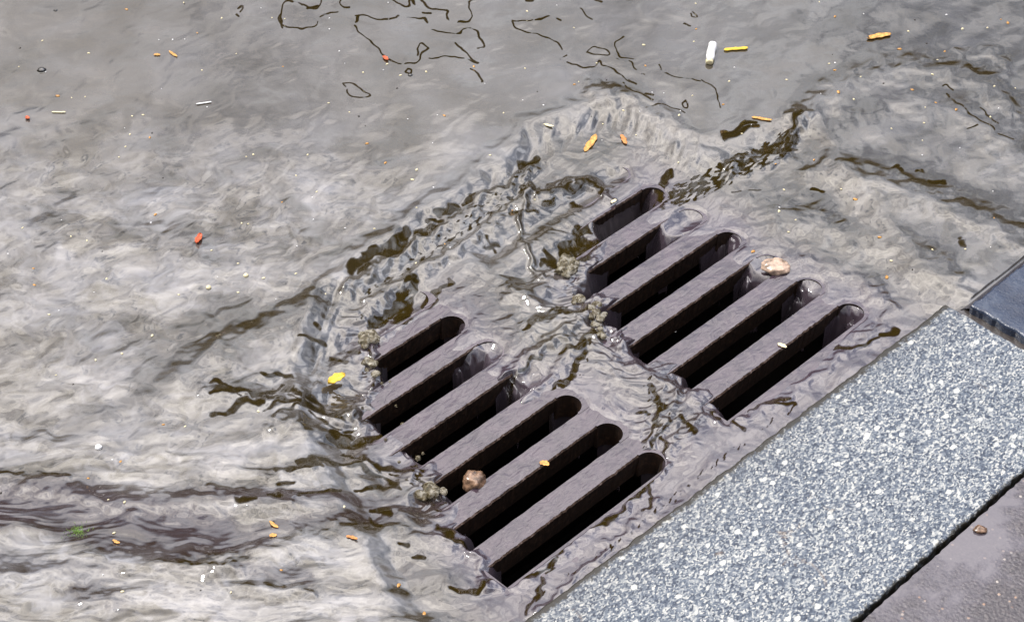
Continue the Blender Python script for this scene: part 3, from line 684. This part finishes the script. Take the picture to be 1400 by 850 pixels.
# ------------------------------------------------------------------ floating things
M_ORANGE = simple('orange_leaf', (0.55, 0.22, 0.06), 0.35, 0.5, 500)
M_AMBER = simple('amber_leaf', (0.66, 0.32, 0.08), 0.3, 0.6, 300)
M_YELLOW = simple('yellow_stalk', (0.85, 0.55, 0.05), 0.4, 0.25, 600)
M_RED = simple('rust_red_leaf', (0.55, 0.10, 0.03), 0.4, 0.4, 500)
M_CREAM = simple('cream_seed', (0.78, 0.70, 0.45), 0.4, 0.2, 900)
M_WHITE = simple('white_paper', (0.86, 0.86, 0.87), 0.45, 0.06, 700)
M_DARK = simple('dark_speck', (0.02, 0.016, 0.012), 0.3, 0.4, 900)
M_PEB = simple('brown_pebble', (0.20, 0.12, 0.075), 0.22, 0.95, 170, 0.002, 1.7)
M_SHELL = simple('pale_pebble', (0.50, 0.36, 0.27), 0.2, 0.85, 75, 0.002, 1.7)
M_MOSS = simple('green_moss', (0.13, 0.24, 0.03), 0.6, 0.4, 500)
def foam_mat():
    t = NT('silty_foam'); v = t.coord(); n = t.noise(v, 420, 3, 0.6)
    n = t.noise(v, 190, 4, 0.6, 0.5); c = t.ramp(n.outputs[0], [(0.34, (0.07, 0.05, 0.015)), (0.48, (0.24, 0.20, 0.12)), (0.62, (0.60, 0.56, 0.47))])
    nd = t.prin(c, 0.05, t.bump(n.outputs[0], 0.35, 0.0010), 1.4); nd.inputs['Transmission Weight'].default_value = 0.6; return t.m
M_FOAM = foam_mat()
def bub_mat():
    t = NT('bubble_film'); t.prin((0.012, 0.010, 0.006), 0.03, None, 2.2); return t.m
M_BUB = bub_mat()

def leaf(name, p0, p1, wid, mat, label, cat, thick=0.0005, curl=0.15, tipblack=False, lift=0.0006, group=None, z=None, bluntness=0.5, wob=0.15):
    x0, y0, z0 = hz(*p0); x1, y1, z1 = hz(*p1)
    mx, my = (x0+x1)/2, (y0+y1)/2; mz = (hz((p0[0]+p1[0])/2, (p0[1]+p1[1])/2)[2]) if z is None else z
    L = math.hypot(x1-x0, y1-y0); wid = wid*0.9*DIST/FPX
    n = 18; vs = []; fs = []; fm = []; sd_ = random.random()*30
    for k, zz in ((0, thick), (1, 0)):
        for i in range(n+1):
            f = i/n; s = 2*f-1
            prof = max(0.0, 1-abs(s)**(1/max(.05, bluntness))) ** 0.6
            hw = wid/2*prof*(1+wob*math.sin(f*17+sd_))+0.0001
            bend = wob*wid*0.5*math.sin(f*6+sd_)
            for j, q in enumerate((-1, -.5, 0, .5, 1)):
                vs.append(((f-.5)*L, bend+q*hw, zz+curl*wid*(q*q)*0.5+0.1*curl*L*s*s+random.uniform(-.1, .1)*thick))
    m = (n+1)*5
    for i in range(n):
        for j in range(4):
            a = i*5+j; fs.append((a, a+5, a+6, a+1)); fm.append(1 if tipblack and i < 2 else 0)
            fs.append((m+a, m+a+1, m+a+6, m+a+5)); fm.append(1 if tipblack and i < 2 else 0)
    for i in range(n):
        for j in (0, 4):
            a = i*5+j; fs.append((a, a+5, m+a+5, m+a)); fm.append(0)
    fs.append(tuple([0, 1, 2, 3, 4]+[m+4, m+3, m+2, m+1, m])); fm.append(0)
    a = n*5; fs.append(tuple([a, a+1, a+2, a+3, a+4]+[m+a+4, m+a+3, m+a+2, m+a+1, m+a])); fm.append(0)
    o = mesh_obj(name, vs, fs, [mat, M_DARK], smooth=True, fm=fm)
    o.location = (mx, my, mz+lift); o.rotation_euler = (0, 0, math.atan2(y1-y0, x1-x0))
    return setp(o, label, cat, group)
def lump(name, px, py, r, mat, label=None, cat=None, z=None, sq=(1, 1, .7), rough=.25, sub=3, group=None, sink_=0.3, seed=0, rz=0.0):
    bm = bmesh.new(); bmesh.ops.create_icosphere(bm, subdivisions=sub, radius=1)
    r_ = r*DIST/FPX
    for v in bm.verts:
        c = v.co; a = np.array([c.x*1.3+seed*3.1]); b = np.array([c.y*1.3+c.z*1.7+seed])
        f = 1+rough*float(fbm(a, b, 3, 500+seed)[0])*1.5
        v.co = Vector((c.x*sq[0], c.y*sq[1], c.z*sq[2]))*f*r_
    me = bpy.data.meshes.new(name); bm.to_mesh(me); bm.free(); me.materials.append(mat)
    me.polygons.foreach_set('use_smooth', [True]*len(me.polygons))
    o = bpy.data.objects.new(name, me); C.objects.link(o)
    x, y, zz = hz(px, py)
    o.location = (x, y, (zz if z is None else z)+r_*sq[2]*(1-2*sink_)*0.5); o.rotation_euler = (0, 0, rz)
    return setp(o, label, cat, group) if label else o

# white paper tube with a burnt orange end
x0, y0, z0 = hz(974, 68); x1, y1, z1 = hz(969, 95)
tb = empty('cigarette_end', ((x0+x1)/2, (y0+y1)/2, max(z0, z1)+0.0036), math.atan2(y1-y0, x1-x0))
setp(tb, 'crushed white cigarette end floating beside the yellow stalk', 'cigarette end')
def tube(name, xa, xb, rad, mat, parent, flat=.75, seed=0):
    n, k = 14, 16; vs = []; fs = []
    for i in range(n+1):
        x = xa+(xb-xa)*i/n; e = 1-0.25*max(0, abs(2*i/n-1)-.8)/.2
        for j in range(k):
            a = 2*math.pi*j/k; rr = rad*e*(1+.07*math.sin(3*a+i*.6+seed)+.05*math.sin(i*1.9+seed))
            vs.append((x, rr*math.cos(a), rr*math.sin(a)*flat))
    for i in range(n):
        for j in range(k): fs.append((i*k+j, i*k+(j+1) % k, (i+1)*k+(j+1) % k, (i+1)*k+j))
    fs += [tuple(range(k)), tuple(range(n*k, n*k+k))]
    return mesh_obj(name, vs, fs, mat, parent, smooth=True)
Lc = math.hypot(x1-x0, y1-y0)
tube('paper', -Lc/2, Lc*.36, 0.0052, M_WHITE, tb); tube('torn_tip', Lc*.36, Lc*.5, 0.0046, M_CREAM, tb, seed=2)
leaf('plant_stalk', (989, 75), (1022, 72), 6.5, M_YELLOW, 'bright yellow stalk floating beside the white cigarette end', 'stalk', 0.0012, .1, bluntness=.12)
leaf('leaf', (1184, 59), (1217, 53), 12, M_AMBER, 'orange leaf with a black tip floating at the upper right', 'leaf', 0.0008, .15, tipblack=True, bluntness=.4)
leaf('leaf', (800, 206), (815, 182), 11, M_AMBER, 'orange leaf sliding into the basin above the grate', 'leaf', 0.0006, .1, bluntness=.4)
leaf('leaf', (1027, 167), (1055, 171), 5.5, M_AMBER, 'slim orange leaf sliver above the fish scale ripples', 'leaf', 0.0006, .1, bluntness=.3)
leaf('leaf', (849, 183), (857, 196), 8, M_ORANGE, 'small dull orange leaf fragment right of the leaf in the basin', 'leaf', 0.0005, .1)
leaf('leaf', (270, 341), (275, 328), 9, M_RED, 'curled rust red leaf fragment alone on the left water', 'leaf', 0.0014, .5)
leaf('leaf', (524, 84), (531, 89), 7, M_RED, 'small red petal caught on the dark looping reflections', 'leaf', 0.0008, .3)
leaf('leaf', (232, 76), (243, 84), 4.5, M_AMBER, 'tiny orange sliver at the upper left', 'leaf')
leaf('leaf', (211, 81), (220, 81), 5.5, M_AMBER, 'tiny pale orange flake at the upper left beside a sliver', 'leaf')
leaf('leaf', (369, 719), (381, 728), 4.5, M_AMBER, 'thin orange sliver low on the left water', 'leaf')
leaf('leaf', (369, 739), (379, 737), 6, M_AMBER, 'pale orange flake just under the thin orange sliver', 'leaf')
leaf('leaf', (474, 742), (490, 746), 4.5, M_ORANGE, 'faint orange sliver left of the lowest slots', 'leaf')
leaf('leaf', (448, 526), (472, 515), 15, M_YELLOW, 'bright yellow leaf tumbling at the left rim of the grate', 'leaf', 0.001, .6, lift=0.006)
leaf('leaf', (738, 626), (751, 630), 9, M_AMBER, 'pale orange flake stuck on a lower iron bar', 'leaf', z=0.0002, lift=0.0003)
leaf('leaf', (1064, 464), (1076, 470), 7, M_CREAM, 'pale flake stuck on an upper iron bar', 'leaf', z=0.0002, lift=0.0003)
leaf('leaf', (36, 169), (42, 168), 8, M_RED, 'small red and cream petal at the left edge', 'leaf', 0.001, .3)
leaf('grass_stem', (72, 160), (91, 160), 2.6, M_CREAM, 'short straight straw on the upper left water', 'straw', 0.0006, bluntness=.1, wob=.03)
leaf('grass_stem', (269, 149), (290, 146), 2.2, M_WHITE, 'short pale straw on the upper middle left water', 'straw', 0.0006, bluntness=.1, wob=.03)
leaf('leaf', (742, 174), (757, 178), 5, M_CREAM, 'pale yellow green flake above the basin', 'leaf')
leaf('leaf', (836, 275), (842, 270), 6, M_CREAM, 'cream flake resting above the topmost right slot', 'leaf')
leaf('leaf', (155, 744), (165, 748), 4, M_AMBER, 'tan flake under the green moss tuft', 'leaf')

lump('pebble', 649, 650, 18, M_PEB, 'knobbly brown pebble wedged in a lower left slot', 'pebble', z=-0.004, sq=(.85, .9, .95), rough=.14, sub=4, sink_=.5, seed=3)
lump('pebble', 1061, 361, 20, M_SHELL, 'pale pink and cream pebble at the right end of a slot', 'pebble', z=0.001, sq=(1.05, .8, .45), rough=.10, sub=4, seed=5)
lump('pebble', 1337, 736, 7.5, M_PEB, 'small brown pebble on the wet pavement', 'pebble', z=0.0175, sq=(1.1, .8, .6), rough=.2, seed=7, sink_=.2)
for i, (px, py, lab) in enumerate([(136, 618, 'white bead floating on the lower left water'), (337, 382, 'cream bead left of the ridge of the basin'), (286, 399, 'smaller cream bead below and left of another bead')]):
    lump('bead', px, py, 4.6-1.0*(i > 0), M_WHITE if i == 0 else M_CREAM, lab, 'bead', sq=(1, 1, .8), rough=.08, seed=9+i)

# moss tuft
vs = []; fs = []; mr_ = random.Random(4); x, y, z = hz(106, 732)
for i in range(150):
    a = mr_.uniform(0, 6.28); d = abs(mr_.gauss(0, .0055)); bx, by = d*math.cos(a), d*math.sin(a)*.9; l = mr_.uniform(.002, .005); b = mr_.uniform(0, 6.28)
    k = len(vs); vs += [(bx, by, 0), (bx+.0005*math.cos(b), by+.0005*math.sin(b), 0), (bx+l*math.cos(b+1), by+l*math.sin(b+1), mr_.uniform(.0005, .003))]; fs.append((k, k+1, k+2))
o = mesh_obj('moss_tuft', vs, fs, M_MOSS); o.location = (x, y, z); setp(o, 'little tuft of green moss drifting on the dark lower left water', 'moss')

# bubbles: glossy domes on the surface
def bubble(px, py, r, label, group=None, seed=0):
    n, k = 10, 24; r_ = r*DIST/FPX; vs = [(0, 0, r_*.72)]; fs = []
    prof = [(math.sin(a), .72*math.cos(a)) for a in [math.pi/2*i/n for i in range(1, n)]]+[(1.03, .02), (1.25, .0), (1.7, -.06)]
    for rr, zz in prof:
        for j in range(k): a = 2*math.pi*j/k; vs.append((rr*r_*math.cos(a), rr*r_*math.sin(a)*(.93+.04*seed % .1), zz*r_))
    for j in range(k): fs.append((0, 1+j, 1+(j+1) % k))
    for i in range(len(prof)-1):
        for j in range(k): fs.append((1+i*k+j, 1+(i+1)*k+j, 1+(i+1)*k+(j+1) % k, 1+i*k+(j+1) % k))
    o = mesh_obj('bubble', vs, fs, M_BUB, smooth=True); x, y, z = hz(px, py); o.location = (x, y, z)
    return setp(o, label, 'bubble', group)
bubble(58, 102, 6.5, 'round bubble with a dark rim at the upper left')
bubble(77, 20, 3, 'tiny bubble near the top left corner')
bubble(332, 2, 4, 'bubble at the top edge above two dark wavelets')
bubble(561, 109, 3.5, 'small dark ringed bubble among the looping reflections')

# foam heads where the water plunges
def foam(px, py, w_, h_, n, label, seed, z=0.003, rs=(3.0, 8.0)):
    from mathutils import noise as MN
    r = random.Random(seed); bm = bmesh.new(); x, y, zz = hz(px, py); s = DIST/FPX
    n = max(5, n//4)
    for i in range(n):
        a = r.uniform(0, 6.28); d = math.sqrt(r.random())*.8; rad = r.uniform(rs[0]*1.5, rs[1]*1.25)*(1.15-.55*d)*s
        ox, oy = d*math.cos(a)*w_*s, d*math.sin(a)*h_*s*1.35; st = r.uniform(.8, 1.5); ro = r.uniform(0, 3.14)
        m = bmesh.ops.create_icosphere(bm, subdivisions=4, radius=1.0)
        for v in m['verts']:
            p = v.co.copy(); q = Vector((p.x*st*math.cos(ro)-p.y*math.sin(ro), p.x*st*math.sin(ro)+p.y*math.cos(ro), p.z*.6))*rad
            w = q/s*0.16+Vector((seed*7.7+i, 0, 0))
            f = 1+0.42*MN.noise(w)+0.30*abs(MN.noise(w*2.6))+0.12*abs(MN.noise(w*6))
            v.co = Vector((q.x*f+ox, q.y*f+oy, q.z*f+(1-d*d)*.22*min(w_, h_)*s))
    me = bpy.data.meshes.new('foam'); bm.to_mesh(me); bm.free(); me.materials.append(M_FOAM)
    me.polygons.foreach_set('use_smooth', [True]*len(me.polygons))
    o = bpy.data.objects.new('foam', me); C.objects.link(o)
    dm = o.modifiers.new('merge', 'REMESH'); dm.mode = 'VOXEL'; dm.voxel_size = 0.00050; dm.use_smooth_shade = True
    sm = o.modifiers.new('soften', 'SMOOTH'); sm.iterations = 3; sm.factor = 0.6
    o.location = (x, y, z); return setp(o, label, 'foam', 'foam heads where the water plunges')
foam(776, 362, 13, 17, 46, 'creamy foam knot at the left end of an upper slot', 1)
foam(812, 428, 17, 22, 46, 'foam knot spilling into the slot at the middle of the grate', 2, rs=(2.4, 7))
foam(822, 452, 9, 8, 22, 'small foam bead cluster under the middle foam knot', 6, rs=(2, 5))
foam(790, 408, 18, 8, 30, 'thin foam rim between the two larger foam knots', 7, rs=(2, 5))
foam(502, 461, 15, 14, 40, 'round tan foam head at the left rim of the grate', 3, rs=(3, 7))
foam(506, 500, 11, 22, 26, 'stretched foam falling beside the left bar ends', 4, z=0.001, rs=(2, 5.5))
foam(588, 664, 22, 14, 30, 'glassy tan foam head over the lower left slot end', 5, z=0.000, rs=(3, 7))
def drop_(px, py, r, z, label, seed):
    o = lump('water_drop', px, py, r, M_FOAM, label, 'drop', z=z, sq=(1, 1, .9), rough=.3, seed=seed, sub=2, group='drops splashing into the slots')
for i, (px, py, r, z) in enumerate([(571, 615, 4, -.006), (563, 622, 2.4, -.012), (550, 571, 3, -.004), (532, 516, 3.2, -.002), (578, 610, 2.2, -.004), (545, 622, 2.5, -.004), (527, 596, 2.2, .001), (541, 549, 2.0, .0), (560, 636, 3, -.008), (522, 520, 2.2, .002)]):
    drop_(px, py, r, z, 'tiny pale drop splashing at the left ends of the slots', 20+i)

# seeds and crumbs drifting on the water
def speck_proto(name, mat, sq, seed):
    o = lump(name, 0, 0, 1.0, mat, sub=2, sq=sq, rough=.3, seed=seed); me = o.data; bpy.data.objects.remove(o); return me
kinds = [('seed', M_CREAM, (1.2, .7, .5), 'tiny cream seed drifting on the muddy water', 'seed', 'cream seeds drifting on the water', 105, (1.1, 2.2)),
         ('plant_crumb', M_AMBER, (1.3, .8, .5), 'tiny orange crumb drifting on the muddy water', 'crumb', 'orange crumbs drifting on the water', 42, (1.1, 2.3)),
         ('paper_crumb', M_WHITE, (1.0, .7, .5), 'tiny white crumb drifting on the muddy water', 'crumb', 'white crumbs drifting on the water', 60, (.8, 1.5)),
         ('grit_speck', M_DARK, (1.0, .8, .5), 'tiny black speck drifting on the muddy water', 'speck', 'black specks drifting on the water', 26, (.8, 1.8))]
fixed = {'seed': [(59, 61), (1133, 93), (1065, 289), (1088, 301), (928, 164), (852, 154), (880, 67), (405, 380), (564, 252), (570, 238), (497, 105), (548, 109), (583, 104), (122, 78), (168, 490), (209, 464), (1072, 257), (1315, 45), (1150, 260), (340, 312), (172, 695), (157, 733)],
         'plant_crumb': [(1229, 73), (1377, 37), (1213, 377), (1030, 340), (1145, 135), (502, 202), (80, 137), (1278, 148), (545, 800), (580, 838), (648, 97), (1169, 275), (1113, 218), (1246, 130)],
         'paper_crumb': [(237, 60), (743, 150), (1180, 25), (1141, 92), (930, 355), (1293, 26)], 'grit_speck': [(1266, 65), (1250, 33), (246, 4), (253, 11), (28, 71), (829, 115), (491, 165)]}
for name, mat, sq, lab, cat, grp, cnt, rg in kinds:
    me_s = speck_proto(name, mat, sq, len(name)); pts = list(fixed[name])
    while len(pts) < cnt:
        px, py = random.uniform(0, 1400), random.uniform(0, 850)
        if random.random() > (0.35+0.65*(py < 420)+0.5*(px > 900)*(py < 300)): continue
        x, y, z = hz(px, py); v_ = x*VX+y*VY; u_ = x*UX+y*UY
        if v_ > 0.31 or z < 0.002 or (GU[0]+.02 < u_ < GU[1]-.02 and GV[0]+.05 < v_): continue
        pts.append((px, py))
    for i, (px, py) in enumerate(pts):
        o = bpy.data.objects.new(name, me_s); C.objects.link(o); x, y, z = hz(px, py)
        s = random.uniform(*rg)*(1.25 if i < len(fixed[name]) else 1); o.scale = (s, s, s); o.rotation_euler = (0, 0, random.uniform(0, 6.28))
        o.location = (x, y, z+0.0001); setp(o, lab, cat, grp)


# ------------------------------------------------------------------ light
SUN_EL, SUN_AZ = R(52), R(160)                # azimuth: math angle in the ground plane, x right, y away
sd = bpy.data.lights.new('sun', 'SUN'); so = bpy.data.objects.new('sun', sd); C.objects.link(so)
sd.energy = 2.6; sd.angle = R(1.5); sd.color = (1.0, 0.96, 0.9)
dx, dy, dz = math.cos(SUN_EL)*math.cos(SUN_AZ), math.cos(SUN_EL)*math.sin(SUN_AZ), math.sin(SUN_EL)
so.rotation_euler = Vector((dx, dy, dz)).to_track_quat('Z', 'Y').to_euler()
wd = bpy.data.worlds.new('World'); SC.world = wd; wd.use_nodes = True
t = wd.node_tree; t.nodes.clear()
class WT(NT):
    def __init__(s, tree): s.t = tree
w = WT(t)
out = w.n('ShaderNodeOutputWorld'); bg = w.n('ShaderNodeBackground'); w.l(bg.outputs[0], out.inputs[0])
sky = w.n('ShaderNodeTexSky', sky_type='NISHITA', sun_disc=False); sky.sun_elevation = SUN_EL; sky.sun_rotation = math.pi/2-SUN_AZ
tc = w.n('ShaderNodeTexCoord'); sx = w.n('ShaderNodeSeparateXYZ'); w.l(tc.outputs['Generated'], sx.inputs[0])
cl = w.noise(tc.outputs['Generated'], 3.2, 7, 0.58, 0.35)
cl2 = w.noise(tc.outputs['Generated'], 9.0, 5, 0.6, 0.6)
cover = w.ramp(cl.outputs[0], [(0.36, 0.0), (0.50, 1.0)])
bright = w.ramp(w.math('ADD', w.math('MULTIPLY', cl.outputs[0], 0.45), w.math('MULTIPLY', cl2.outputs[0], 0.55)), [(0.36, (9.5, 9.6, 10.6)), (0.50, (15, 14.8, 15)), (0.64, (23, 22.5, 22))])
skyc = w.mix(0.5, sky.outputs[0], (5.0, 6.2, 8.0))
col = w.mix(cover, skyc, bright)
# clouds thicken and darken to the rear
rear = w.ramp(w.math('ADD', w.math('MULTIPLY', sx.outputs[1], 0.5), 0.5), [(0.30, 0.42), (0.62, 1.0)])
col = w.mix(1.0, col, rear, 'MULTIPLY')
col = w.mix(1.0, col, w.ramp(w.math('ADD', w.math('MULTIPLY', sx.outputs[2], 0.9), w.math('MULTIPLY', sx.outputs[0], -0.35)), [(0.38, (0.90, 0.97, 1.10)), (0.60, (1.0, 0.98, 1.0)), (0.78, (1.04, 1.0, 0.965))]), 'MULTIPLY')
# dark horizon band for unseen trees and houses, added to darken tilted water
tn = w.noise(tc.outputs['Generated'], 7, 4, 0.6)
el = w.math('ADD', sx.outputs[2], w.math('MULTIPLY', w.math('SUBTRACT', tn.outputs[0], 0.5), 0.16))
mr = w.n('ShaderNodeMapRange'); mr.interpolation_type = 'SMOOTHSTEP'; w.l(el, mr.inputs[0])
for k, val in zip(range(1, 5), (0.20, 0.36, 0.0, 1.0)): mr.inputs[k].default_value = val
col = w.mix(1.0, col, w.ramp(sx.outputs[2], [(0.30, 0.32), (0.46, 0.68), (0.62, 1.0), (0.85, 1.8)]), 'MULTIPLY')
col = w.mix(mr.outputs[0], (0.14, 0.11, 0.06), col)
w.l(col, bg.inputs[0]); bg.inputs[1].default_value = 0.1
SC.view_settings.view_transform = 'Standard'; SC.view_settings.look = 'None'; SC.view_settings.gamma = 1
SC.view_settings.exposure = 0.22
SC.cycles.max_bounces = 6; SC.cycles.diffuse_bounces = 3; SC.cycles.glossy_bounces = 4
